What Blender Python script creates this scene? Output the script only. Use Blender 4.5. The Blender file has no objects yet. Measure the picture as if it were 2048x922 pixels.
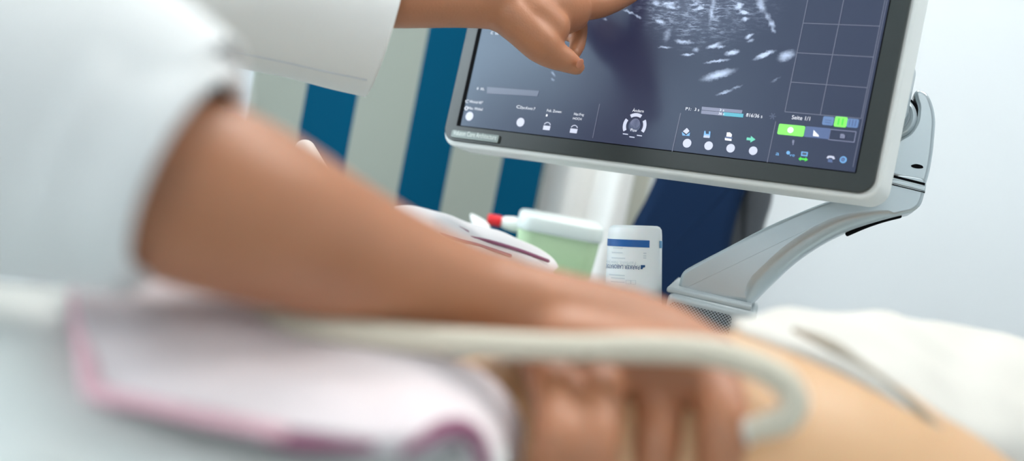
import bpy, bmesh, math, random
from mathutils import Vector, Matrix, Quaternion, noise
random.seed(7)
SC = bpy.context.scene
COL = SC.collection
PI = math.pi
R = math.radians
V = Vector

# ------------------------------------------------------------------ camera frame
F = 1991.0                      # focal length in pixels of the 2048 x 922 frame (35 mm on 36 mm)
CAM = V((0, 0, 1.15))
PITCH, ROLL = R(-5), R(11.5)
FWD = V((0, math.cos(PITCH), math.sin(PITCH)))
_r0, _u0 = V((1, 0, 0)), V((0, -math.sin(PITCH), math.cos(PITCH)))
RT = _r0 * math.cos(ROLL) + _u0 * math.sin(ROLL)
UP = -_r0 * math.sin(ROLL) + _u0 * math.cos(ROLL)


def C(a, b, c):
    return RT * a + UP * b + FWD * c


def P(px, py, d):
    return CAM + C((px - 1024) / F * d, -(py - 461) / F * d, d)


def on_plane(px, py, o, n):
    ray = C((px - 1024) / F, -(py - 461) / F, 1)
    return CAM + ray * ((o - CAM).dot(n) / ray.dot(n))


# ------------------------------------------------------------------ scene helpers
def link(o, parent=None):
    COL.objects.link(o)
    if parent:
        o.parent = parent
    return o


def obj(name, bm, mat, parent=None, smooth=True):
    if isinstance(bm, bpy.types.Mesh):
        me = bm
        me.name = name
    else:
        for e in bm.edges:
            if len(e.link_faces) == 2 and e.calc_face_angle(0) > R(42):
                e.smooth = False
        me = bpy.data.meshes.new(name)
        bm.to_mesh(me)
        bm.free()
    for p in me.polygons:
        p.use_smooth = smooth and len(p.vertices) < 20
    me.materials.clear()
    for m in (mat if isinstance(mat, (list, tuple)) else [mat]):
        me.materials.append(m)
    o = bpy.data.objects.new(name, me)
    link(o, parent)
    if parent is not None and parent.get('_world'):
        o.matrix_parent_inverse = parent.matrix_world.inverted()
    return o


def tag(o, label=None, cat=None, group=None, kind=None):
    if label: o['label'] = label
    if cat: o['category'] = cat
    if group: o['group'] = group
    if kind: o['kind'] = kind
    return o


def thing(name, label, cat, loc=(0, 0, 0), group=None):
    o = bpy.data.objects.new(name, None)
    o.empty_display_size = .05
    o.location = loc
    link(o)
    bpy.context.view_layer.update()
    o['_world'] = 1             # children are modelled in world coordinates
    return tag(o, label, cat, group)


# ------------------------------------------------------------------ materials
def mat(name, col, rough=.5, metal=0., spec=.5, emit=None, estr=1., bump=0., bscale=200., sss=0., sheen=0.,
        var=0., vscale=30., trans=0., alpha=1., ior=1.5, coat=0.):
    m = bpy.data.materials.new(name)
    m.use_nodes = True
    nt = m.node_tree
    b = nt.nodes['Principled BSDF']
    b.inputs['Base Color'].default_value = (*col, 1)
    b.inputs['Roughness'].default_value = rough
    b.inputs['Metallic'].default_value = metal
    b.inputs['Specular IOR Level'].default_value = spec
    b.inputs['IOR'].default_value = ior
    b.inputs['Transmission Weight'].default_value = trans
    b.inputs['Alpha'].default_value = alpha
    b.inputs['Coat Weight'].default_value = coat
    if sss:
        b.inputs['Subsurface Weight'].default_value = sss
        b.inputs['Subsurface Radius'].default_value = (1, .35, .2)
        b.inputs['Subsurface Scale'].default_value = .006
    if sheen:
        b.inputs['Sheen Weight'].default_value = sheen
    if emit:
        b.inputs['Emission Color'].default_value = (*emit, 1)
        b.inputs['Emission Strength'].default_value = estr
    tc = nt.nodes.new('ShaderNodeTexCoord')
    if bump:
        n = nt.nodes.new('ShaderNodeTexNoise')
        n.inputs['Scale'].default_value = bscale
        n.inputs['Detail'].default_value = 4
        bp = nt.nodes.new('ShaderNodeBump')
        bp.inputs['Strength'].default_value = bump
        bp.inputs['Distance'].default_value = .002
        nt.links.new(tc.outputs['Object'], n.inputs['Vector'])
        nt.links.new(n.outputs['Fac'], bp.inputs['Height'])
        nt.links.new(bp.outputs['Normal'], b.inputs['Normal'])
    if var:
        n = nt.nodes.new('ShaderNodeTexNoise')
        n.inputs['Scale'].default_value = vscale
        n.inputs['Detail'].default_value = 5
        mx = nt.nodes.new('ShaderNodeMix')
        mx.data_type = 'RGBA'
        mx.inputs['A'].default_value = (*[c * (1 - var) for c in col], 1)
        mx.inputs['B'].default_value = (*[min(1, c * (1 + var)) for c in col], 1)
        nt.links.new(tc.outputs['Object'], n.inputs['Vector'])
        nt.links.new(n.outputs['Fac'], mx.inputs['Factor'])
        nt.links.new(mx.outputs['Result'], b.inputs['Base Color'])
    return m


def srgb(r, g, b):
    return tuple(((c / 255 + .055) / 1.055) ** 2.4 if c > 10 else c / 255 / 12.92 for c in (r, g, b))


def glow(name, rgb, s=1.):
    return mat(name, (.03, .035, .05), .3, spec=.75, emit=srgb(*rgb), estr=s)


M = {
    'wall': mat('white_wall_paint', (.73, .765, .78), .7, bump=.05, bscale=300),
    'ceiling': mat('ceiling_paint', (.85, .86, .86), .8),
    'floor': mat('grey_vinyl_floor', (.38, .40, .41), .4, var=.1, vscale=20),
    'silver': mat('silver_plastic', srgb(186, 196, 200), .28, metal=.6, bump=.02, bscale=900),
    'rim': mat('pale_grey_plastic', srgb(226, 229, 226), .4),
    'bezel': mat('dark_grey_bezel', srgb(38, 44, 42), .33, spec=.5, bump=.03, bscale=1500, var=.08, vscale=300),
    'badge': mat('badge_grey', srgb(118, 126, 122), .35, metal=.3),
    'black': mat('black_gap', (.004, .004, .005), .9, spec=.1),
    'badge_text': mat('badge_lettering', srgb(196, 200, 194), .35, metal=.4),
    'skin': mat('skin_tan', srgb(178, 120, 86), .45, bump=.12, bscale=420, sss=.18, var=.12, vscale=28),
    'skin_far': mat('skin_tan', srgb(178, 120, 86), .45, bump=.12, bscale=420, sss=.18, var=.12, vscale=28),
    'belly': mat('skin_light', srgb(208, 166, 124), .45, bump=.05, bscale=300, sss=.15, var=.04, vscale=14),
    'nail': mat('fingernail', srgb(190, 128, 100), .25, sss=.2),
    'hair': mat('brown_hair', (.05, .028, .016), .5, bump=.5, bscale=120),
    'coat': mat('white_coat_cloth', (.80, .81, .80), .85, bump=.08, bscale=700, sheen=.2),
    'stitch': mat('coat_stitching', (.62, .66, .70), .9),
    'trousers': mat('white_trousers', (.7, .71, .71), .85),
    'sheet': mat('white_bed_sheet', (.67, .70, .675), .85, bump=.08, bscale=500),
    'towel': mat('pale_pink_towel', srgb(232, 222, 224), .9, bump=.25, bscale=420, var=.03, vscale=60),
    'hem_pink': mat('pink_hem', srgb(230, 184, 194), .9, bump=.2, bscale=400),
    'hem_purple': mat('purple_stripe', srgb(150, 92, 118), .9, bump=.2, bscale=400),
    'white_towel': mat('white_towel', srgb(228, 224, 224), .9, bump=.25, bscale=420),
    'shirt': mat('off_white_shirt', srgb(208, 205, 197), .85, bump=.08, bscale=500),
    'fold_shadow': mat('beige_fold_shadow', srgb(176, 166, 150), .9),  # shade colour between the shirt folds
    'cable': mat('cream_cable', srgb(216, 208, 188), .45),
    'probe': mat('grey_white_probe', srgb(214, 214, 206), .4),
    'mattress': mat('pale_green_vinyl', srgb(205, 216, 210), .5),
    'metal': mat('brushed_steel', (.5, .52, .54), .3, metal=1.),
    'navy': mat('navy_upholstery', srgb(2, 30, 60), .85, spec=.2, bump=.15, bscale=900),
    'shell': mat('dark_grey_shell', srgb(62, 66, 72), .45),
    'curtain_white': mat('white_curtain_cloth', (.92, .91, .87), .4, sheen=.3),
    'frame_beige': mat('beige_post', srgb(196, 196, 182), .6),
    'bottle': mat('white_bottle_plastic', srgb(236, 240, 240), .35, sss=.1),
    'label_blue': mat('label_blue_ink', srgb(8, 88, 158), .4),
    'label_teal': mat('label_pale_blue_ink', srgb(64, 140, 186), .4),
    'label_grey': mat('label_grey_ink', srgb(208, 216, 220), .5),
    'label_navy': mat('label_navy_ink', srgb(20, 74, 124), .4),
    'lid_clear': mat('milky_lid', srgb(226, 234, 230), .35, alpha=.9),
    'tub_green': mat('translucent_green_plastic', srgb(206, 232, 190), .3, trans=.25, ior=1.15),
    'wipes': mat('green_wipes', srgb(176, 218, 156), .8),
    'red': mat('red_cap', srgb(214, 28, 38), .4),
    'white_plastic': mat('white_plastic', srgb(232, 234, 230), .35),
    'teal_sticker': mat('teal_sticker', srgb(90, 190, 196), .5),
    'console': mat('console_grey', srgb(176, 184, 186), .4, metal=.2),
    'grille': None,
}


def clearn(nt, *names):
    return nt.nodes['Principled BSDF']


def grille_material():
    m = mat('perforated_speaker_mesh', srgb(128, 138, 148), .4, metal=.5)
    nt = m.node_tree
    b = nt.nodes['Principled BSDF']
    tc = nt.nodes.new('ShaderNodeTexCoord')
    mp = nt.nodes.new('ShaderNodeMapping')
    mp.inputs['Scale'].default_value = (420, 420, 420)
    mp.inputs['Rotation'].default_value = (0, 0, R(45))
    vo = nt.nodes.new('ShaderNodeTexVoronoi')
    vo.inputs['Randomness'].default_value = 0
    vo.inputs['Scale'].default_value = 1
    rp = nt.nodes.new('ShaderNodeValToRGB')
    rp.color_ramp.elements[0].position = .28
    rp.color_ramp.elements[0].color = (.03, .035, .04, 1)
    rp.color_ramp.elements[1].position = .4
    rp.color_ramp.elements[1].color = (*srgb(150, 160, 168), 1)
    nt.links.new(tc.outputs['UV'], mp.inputs['Vector'])
    nt.links.new(mp.outputs['Vector'], vo.inputs['Vector'])
    nt.links.new(vo.outputs['Distance'], rp.inputs['Fac'])
    nt.links.new(rp.outputs['Color'], b.inputs['Base Color'])
    return m


M['grille'] = grille_material()


# ------------------------------------------------------------------ geometry helpers
def catmull(pts, k, closed=False):
    """pts: list of equal-length tuples -> smooth resampled list"""
    n = len(pts)
    out = []
    segs = n if closed else n - 1
    for i in range(segs):
        if closed:
            a, b, c, d = pts[(i - 1) % n], pts[i], pts[(i + 1) % n], pts[(i + 2) % n]
        else:
            a, b, c, d = pts[max(i - 1, 0)], pts[i], pts[i + 1], pts[min(i + 2, n - 1)]
        for j in range(k):
            t = j / k
            out.append(tuple(.5 * (2 * q + (r - p) * t + (2 * p - 5 * q + 4 * r - s) * t * t + (3 * q - p - 3 * r + s) * t ** 3)
                             for p, q, r, s in zip(a, b, c, d)))
    if not closed:
        out.append(tuple(pts[-1]))
    return out


def loft(path, n=28, k=5, ref=None, caps=True, bm=None, disp=None, axis=None, power=2.):
    """path: (Vector, ra, rb). ra along the side axis, rb along ref. Round end caps close the tube."""
    bm = bm or bmesh.new()
    rows = [(*p[0], p[1], p[2] if len(p) > 2 else p[1]) for p in path]
    sm = catmull(rows, k)
    cs = [V(r[:3]) for r in sm]
    up = (ref or UP).copy()
    rings = []
    for i, r in enumerate(sm):
        t = (cs[min(i + 1, len(cs) - 1)] - cs[max(i - 1, 0)]).normalized()
        if axis:
            t = axis.normalized()
        side = t.cross(up)
        if side.length < 1e-4:
            side = t.orthogonal()
        side.normalize()
        u = side.cross(t).normalized()
        ring = []
        for j in range(n):
            a = 2 * PI * j / n
            ca, sa = math.cos(a), math.sin(a)
            if power != 2.:
                ca = math.copysign(abs(ca) ** (2 / power), ca)
                sa = math.copysign(abs(sa) ** (2 / power), sa)
            d = side * ca * r[3] + u * sa * r[4]
            p = cs[i] + d
            if disp:
                p = p + d.normalized() * disp(i / (len(sm) - 1), a, p)
            ring.append(bm.verts.new(p))
        rings.append(ring)
    for i in range(len(rings) - 1):
        for j in range(n):
            bm.faces.new((rings[i][j], rings[i][(j + 1) % n], rings[i + 1][(j + 1) % n], rings[i + 1][j]))
    if caps:
        for ring, idx, sgn in ((rings[0], 0, -1), (rings[-1], -1, 1)):
            t = (cs[1] - cs[0]).normalized() if idx == 0 else (cs[-1] - cs[-2]).normalized()
            rr = min(sm[idx][3], sm[idx][4])
            c0 = cs[idx]
            prev = ring
            for q in (.5, .85):
                nr = [bm.verts.new(c0 + (v.co - c0) * math.sqrt(1 - q * q) + t * sgn * rr * q) for v in ring]
                for j in range(n):
                    f = (prev[j], prev[(j + 1) % n], nr[(j + 1) % n], nr[j])
                    bm.faces.new(f if sgn > 0 else f[::-1])
                prev = nr
            tip = bm.verts.new(c0 + t * sgn * rr)
            for j in range(n):
                f = (prev[j], prev[(j + 1) % n], tip)
                bm.faces.new(f if sgn > 0 else f[::-1])
    bmesh.ops.recalc_face_normals(bm, faces=bm.faces)
    return bm


def px_path(rows):
    """rows: (px, py, depth, half width in px [, second half width])"""
    return [(P(r[0], r[1], r[2]), r[3] * r[2] / F, (r[4] if len(r) > 4 else r[3]) * r[2] / F) for r in rows]


def join(bms):
    out = bmesh.new()
    for b in bms:
        me = bpy.data.meshes.new('t')
        b.to_mesh(me)
        b.free()
        out.from_mesh(me)
        bpy.data.meshes.remove(me)
    return out


def modified(bm, *mods):
    """run modifiers on a bmesh and return the resulting mesh"""
    me = bpy.data.meshes.new('t')
    bm.to_mesh(me)
    bm.free()
    o = bpy.data.objects.new('t', me)
    COL.objects.link(o)
    for typ, props in mods:
        md = o.modifiers.new(typ, typ)
        for a, b in props.items():
            setattr(md, a, b)
    dg = bpy.context.evaluated_depsgraph_get()
    dg.update()
    res = bpy.data.meshes.new_from_object(o.evaluated_get(dg))
    bpy.data.objects.remove(o)
    bpy.data.meshes.remove(me)
    return res


def organic(bms, voxel=.0022, it=6, fac=.5):
    return modified(join(bms), ('REMESH', dict(mode='VOXEL', voxel_size=voxel, use_smooth_shade=True)),
                    ('SMOOTH', dict(factor=fac, iterations=it)))


def bevelled(bm, w, seg=3, ang=35):
    es = [e for e in bm.edges if len(e.link_faces) == 2 and e.calc_face_angle(0) > R(ang)]
    bmesh.ops.bevel(bm, geom=es, offset=w, segments=seg, profile=.5, affect='EDGES', clamp_overlap=True)
    return bm


def box(c, s, rot=None, bev=0., seg=3, bm=None):
    b = bmesh.new()
    bmesh.ops.create_cube(b, size=1)
    m = Matrix.Translation(V(c)) @ (rot.to_4x4() if rot else Matrix.Identity(4)) @ Matrix.Diagonal((*s, 1))
    bmesh.ops.transform(b, matrix=m, verts=b.verts)
    if bev:
        bevelled(b, bev, seg)
    return b


def prism(pts, off, bev=0., seg=4, bevf=None):
    """closed polygon of Vectors pushed along off; front and back rims rounded by bev (scaled per point by bevf)"""
    n = len(pts)
    nrm = off.normalized()
    cen = sum(pts, V()) / n
    area = sum(((pts[i] - cen).cross(pts[(i + 1) % n] - cen).dot(nrm) for i in range(n)))
    sg = 1 if area > 0 else -1
    inn = []
    for i in range(n):
        a, b, c = pts[i - 1], pts[i], pts[(i + 1) % n]
        e0, e1 = (b - a).normalized(), (c - b).normalized()
        n0, n1 = nrm.cross(e0) * sg, nrm.cross(e1) * sg
        m = (n0 + n1)
        m = m.normalized() if m.length > 1e-6 else n0
        inn.append(m / max(.45, m.dot(n0)))
    bm = bmesh.new()
    prof = []
    if bev:
        for k in range(seg + 1):
            a = PI / 2 * k / seg
            prof.append((1 - math.sin(a), 1 - math.cos(a), 0))
        prof += [(q[0], -q[1], 1) for q in prof[::-1]]
    else:
        prof = [(0, 0, 0), (0, 0, 1)]
    rings = []
    for ins, dep, side in prof:
        ring = []
        for i, p in enumerate(pts):
            w = bev * (bevf(i / n, p) if bevf else 1)
            wd = min(w, off.length * .48)
            ring.append(bm.verts.new(p + inn[i] * w * ins + nrm * wd * dep + off * side))
        rings.append(ring)
    caps = [bm.faces.new(rings[0]), bm.faces.new(rings[-1][::-1])]
    for a, b in zip(rings, rings[1:]):
        for i in range(n):
            bm.faces.new((a[i], b[i], b[(i + 1) % n], a[(i + 1) % n]))
    bmesh.ops.recalc_face_normals(bm, faces=bm.faces)
    for f in caps:
        for e in f.edges:
            e.smooth = False
    for e in bm.edges:
        if len(e.link_faces) == 2 and e.calc_face_angle(0) > R(40):
            e.smooth = False
    return bm


def rrect(x0, y0, x1, y1, r, k=6):
    pts = []
    for cx, cy, a0 in ((x1 - r, y1 - r, 0), (x0 + r, y1 - r, 90), (x0 + r, y0 + r, 180), (x1 - r, y0 + r, 270)):
        for i in range(k + 1):
            a = R(a0 + 90 * i / k)
            pts.append((cx + r * math.cos(a), cy + r * math.sin(a)))
    return pts


def lathe(axis_o, axis_d, prof, n=40, flat=1., ref=None):
    """prof: (height along axis, radius)"""
    d = V(axis_d).normalized()
    s = d.cross(ref or V((0, 1, 0))).normalized()
    u = s.cross(d)
    bm = bmesh.new()
    rings = []
    for h, r in prof:
        if r < 1e-6:
            rings.append([bm.verts.new(axis_o + d * h)])
        else:
            rings.append([bm.verts.new(axis_o + d * h + s * r * math.cos(2 * PI * j / n) + u * flat * r * math.sin(2 * PI * j / n)) for j in range(n)])
    for a, b in zip(rings, rings[1:]):
        for j in range(n):
            q = (j + 1) % n
            if len(a) == 1 and len(b) == 1:
                continue
            if len(a) == 1:
                bm.faces.new((a[0], b[j], b[q]))
            elif len(b) == 1:
                bm.faces.new((a[j], a[q], b[0]))
            else:
                bm.faces.new((a[j], a[q], b[q], b[j]))
    bmesh.ops.recalc_face_normals(bm, faces=bm.faces)
    return bm


_fonts = {}


def text_bm(s, fn, width=None, height=None, align='l', ext=0.):
    """lettering as a mesh; fn maps the flat (x, y, z) of the text, scaled to width, to a point"""
    cu = bpy.data.curves.new('t', 'FONT')
    cu.body = s
    cu.size = 1
    cu.resolution_u = 3
    cu.extrude = ext
    o = bpy.data.objects.new('t', cu)
    COL.objects.link(o)
    dg = bpy.context.evaluated_depsgraph_get()
    dg.update()
    me = bpy.data.meshes.new_from_object(o.evaluated_get(dg))
    bpy.data.objects.remove(o)
    bpy.data.curves.remove(cu)
    bm = bmesh.new()
    bm.from_mesh(me)
    bpy.data.meshes.remove(me)
    xs = [v.co.x for v in bm.verts]
    x0, x1 = min(xs), max(xs)
    sx = width / (x1 - x0)
    sy = height if height else sx
    for v in bm.verts:
        v.co = fn((v.co.x - x0) * sx, v.co.y * sy, v.co.z)
    return bm


def cloth_noise(amp, sc, seed=0):
    return lambda t, a, p: amp * noise.noise(p * sc + V((seed, seed * .7, 0))) + amp * .4 * noise.noise(p * sc * 2.7 + V((0, seed, 3)))


# ------------------------------------------------------------------ the room
def plane_box(name, c, s, m):
    return tag(obj(name, box(c, s), m, smooth=False), kind='structure')


XL, XR, YB, YF, ZC = -2.3, 2.2, 2.05, -2.2, 2.65
plane_box('floor', ((XL + XR) / 2, (YB + YF) / 2, -.05), (XR - XL + .2, YB - YF + .2, .1), M['floor'])
plane_box('ceiling', ((XL + XR) / 2, (YB + YF) / 2, ZC + .05), (XR - XL + .2, YB - YF + .2, .1), M['ceiling'])
plane_box('wall_back', ((XL + XR) / 2, YB + .05, ZC / 2), (XR - XL + .2, .1, ZC), M['wall'])
plane_box('wall_right', (XR + .05, (YB + YF) / 2, ZC / 2), (.1, YB - YF, ZC), M['wall'])
plane_box('wall_front', ((XL + XR) / 2, YF - .05, ZC / 2), (XR - XL + .2, .1, ZC), M['wall'])
# left wall; its big window is unseen, added for the screen glare
WY0, WY1, WZ0, WZ1 = -.6, 1.55, .95, 2.35
bm = join([box((XL - .05, (YF + WY0) / 2, ZC / 2), (.1, WY0 - YF, ZC)), box((XL - .05, (WY1 + YB) / 2, ZC / 2), (.1, YB - WY1, ZC)),
           box((XL - .05, (WY0 + WY1) / 2, WZ0 / 2), (.1, WY1 - WY0, WZ0)),
           box((XL - .05, (WY0 + WY1) / 2, (WZ1 + ZC) / 2), (.1, WY1 - WY0, ZC - WZ1))])
tag(obj('wall_left', bm, M['wall'], smooth=False), kind='structure')
fr = []
for y in (WY0 + .03, (WY0 + WY1) / 2, WY1 - .03):
    fr.append(box((XL - .03, y, (WZ0 + WZ1) / 2), (.06, .06, WZ1 - WZ0), bev=.006))
for z in (WZ0 + .03, WZ1 - .03):
    fr.append(box((XL - .03, (WY0 + WY1) / 2, z), (.06, WY1 - WY0 - .12, .06), bev=.006))
win = tag(obj('glare_window_1', join(fr), M['rim'], smooth=False), kind='structure')
M['glare_pane'] = mat('glare_window_glass', (.8, .8, .8), .3, emit=(.80, .92, 1.0), estr=7.5)  # glowing pane, added to give the screen its glare
obj('pane', box((XL - .07, (WY0 + WY1) / 2, (WZ0 + WZ1) / 2), (.01, WY1 - WY0 - .02, WZ1 - WZ0 - .02)), M['glare_pane'], win, smooth=False)
for s, a, b in (('back', (0, YB - .008, .05), (XR - XL, .016, .1)), ('right', (XR - .008, 0, .05), (.016, YB - YF, .1))):
    tag(obj('baseboard_' + s, box(((XL + XR) / 2 if s == 'back' else a[0], a[1] if s == 'back' else (YB + YF) / 2, a[2]), b, bev=.003), M['rim'], smooth=False), kind='structure')

M['added_lamp'] = mat('added_lamp_diffuser', (.9, .9, .9), .5, emit=(1, .98, .95), estr=12)
for (x, y, lab) in ((.95, .85, 'added unseen ceiling light panel above the examination couch'), (.05, 1.2, 'added unseen ceiling light panel nearest the curtains'),
                    (-.3, -1.6, 'added unseen ceiling fill light behind the near end of the couch')):
    t = thing('added_ceiling_light', lab, 'ceiling light', (x, y, ZC), 'added ceiling light panels')  # unseen panels added to light the room; the rear one is front fill
    S = .62
    obj('frame', join([box((x - S / 2, y, ZC - .02), (.03, S, .04)), box((x + S / 2, y, ZC - .02), (.03, S, .04)),
                       box((x, y - S / 2, ZC - .02), (S, .03, .04)), box((x, y + S / 2, ZC - .02), (S, .03, .04))]), M['rim'], t, smooth=False)
    obj('diffuser', box((x, y, ZC - .025), (S - .03, S - .03, .02)), M['added_lamp'], t, smooth=False)


# ------------------------------------------------------------------ striped curtain and white curtain
def stripes_material():
    m = mat('grey_and_blue_striped_cloth', (.4, .4, .4), .9, spec=.08, bump=.1, bscale=900)
    nt = m.node_tree
    b = nt.nodes['Principled BSDF']
    tc = nt.nodes.new('ShaderNodeUVMap')
    sp = nt.nodes.new('ShaderNodeSeparateXYZ')
    rp = nt.nodes.new('ShaderNodeValToRGB')
    rp.color_ramp.interpolation = 'CONSTANT'
    grey, blue = (*srgb(146, 151, 142), 1), (*srgb(0, 70, 98), 1)
    els = rp.color_ramp.elements
    edges = STR
    els[0].position = 0; els[0].color = grey
    els[1].position = edges[0]; els[1].color = blue
    for i, e in enumerate(edges[1:]):
        q = els.new(e); q.color = grey if i % 2 == 0 else blue
    nt.links.new(tc.outputs['UV'], sp.inputs[0])
    nt.links.new(sp.outputs['X'], rp.inputs['Fac'])
    nt.links.new(rp.outputs['Color'], b.inputs['Base Color'])
    return m


YC = 1.78
def xat(px, py):           # world x where the pixel's ray meets the curtain plane
    q = on_plane(px, py, V((0, YC, 0)), V((0, 1, 0)))
    return q.x


CX0, CX1 = xat(497, 200), xat(1088, 350)
wall_edges = [xat(603, 220), xat(702, 260), xat(829, 200), xat(890, 360), xat(994, 370), xat(1078, 365)]
STR = [(e - CX0) / (CX1 - CX0) for e in wall_edges]
M['stripes'] = stripes_material()


def hanging(name, x0, x1, y, z0, z1, m, amp, wl, ph, thick=.004):
    bm = bmesh.new()
    uvl = bm.loops.layers.uv.new('UVMap')
    nx = max(20, int((x1 - x0) / .008))
    zs = [z0 + (z1 - z0) * i / 6 for i in range(7)]
    g = [[bm.verts.new((x0 + (x1 - x0) * i / nx, y + amp * math.sin(2 * PI * (x1 - x0) * i / nx / wl + ph) * (1 + .2 * math.sin(z * 3)), z)) for i in range(nx + 1)] for z in zs]
    for j in range(6):
        for i in range(nx):
            f = bm.faces.new((g[j][i], g[j][i + 1], g[j + 1][i + 1], g[j + 1][i]))
            for l, (a, b) in zip(f.loops, ((i, j), (i + 1, j), (i + 1, j + 1), (i, j + 1))):
                l[uvl].uv = (a / nx, b / 6)
    me = modified(bm, ('SOLIDIFY', dict(thickness=thick, offset=0)))
    return me


t = thing('striped_curtain', 'long grey and teal blue vertically striped curtain hanging behind the monitor', 'curtain', ((CX0 + CX1) / 2, YC, .06))
obj('cloth', hanging('cloth', CX0, CX1, YC, .06, 2.42, M['stripes'], .006, .42, .4), M['stripes'], t)
obj('curtain_rail', box(((CX0 + CX1) / 2, YC, 2.44), (CX1 - CX0 + .04, .03, .035), bev=.006), M['rim'], t)
WX0, WX1 = xat(1086, 380), xat(1268, 390)
t = thing('white_curtain', 'plain white softly folded curtain hanging between the striped curtain and the navy chair', 'curtain', ((WX0 + WX1) / 2, YC + .05, .06))
obj('cloth', hanging('cloth', WX0, WX1, YC + .06, .06, 2.42, M['curtain_white'], .016, .085, 1.2), M['curtain_white'], t)
obj('curtain_rail', box(((WX0 + WX1) / 2, YC + .06, 2.44), (WX1 - WX0, .03, .035), bev=.006), M['rim'], t)
px0, px1 = xat(1262, 400), xat(1315, 400)
tag(obj('trim_1', box(((px0 + px1) / 2, YB - .03, ZC / 2), ((px1 - px0) * 1.3, .06, ZC), bev=.004), M['frame_beige'], smooth=False), kind='structure')

# ------------------------------------------------------------------ monitor
xa = V((.8255117, -.15205358, -.54351646)); va = V((.21312179, .97570753, .0507339))
AX, AY = C(*xa), C(*va)
AZ = AX.cross(AY).normalized()                # towards the viewer
d0 = 1.115
MO = P(878, 288, d0)


def S(px, py, w=0.):
    q = on_plane(px, py, MO + AZ * w, AZ) - MO
    return V((q.dot(AX), q.dot(AY), w))


def MP(u, v, w=0.):
    return MO + AX * u + AY * v + AZ * w


MW, MH = .4785, .335
t = thing('ultrasound_monitor', 'silver framed ultrasound screen with dark bezel showing a grey scan image', 'monitor', MP(MW / 2, 0, -.03))
MON = t


def plate(pts2, w0, w1, bev=0., seg=3):
    return prism([MP(a, b, w0) for a, b in pts2], AZ * (w1 - w0), bev, seg)


hb = prism([MP(a, b, -.004) for a, b in rrect(-.0005, .001, MW, MH, .017, 8)], AZ * -.04, .0035, 4)
obj('housing', hb, M['rim'], t)
obj('rear_cover', prism([MP(a, b, -.043) for a, b in rrect(.03, .03, MW - .03, MH - .03, .03, 8)], AZ * -.022, .012, 5), M['silver'], t)
obj('bezel', plate(rrect(.003, .0062, MW - .0055, MH - .006, .014, 8), -.006, 0, .0008, 2), M['bezel'], t)
SU0, SU1, SV0, SV1 = .0245, .4555, .0236, .300
obj('black_surround', plate(rrect(SU0 - .0062, SV0 - .0008, SU1 + .001, SV1 + .002, .001, 2), -.001, .0003), M['black'], t, smooth=False)
# screen --------------------------------------------------------------
ORG = (MP(MW / 2, 0, -.03))


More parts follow.
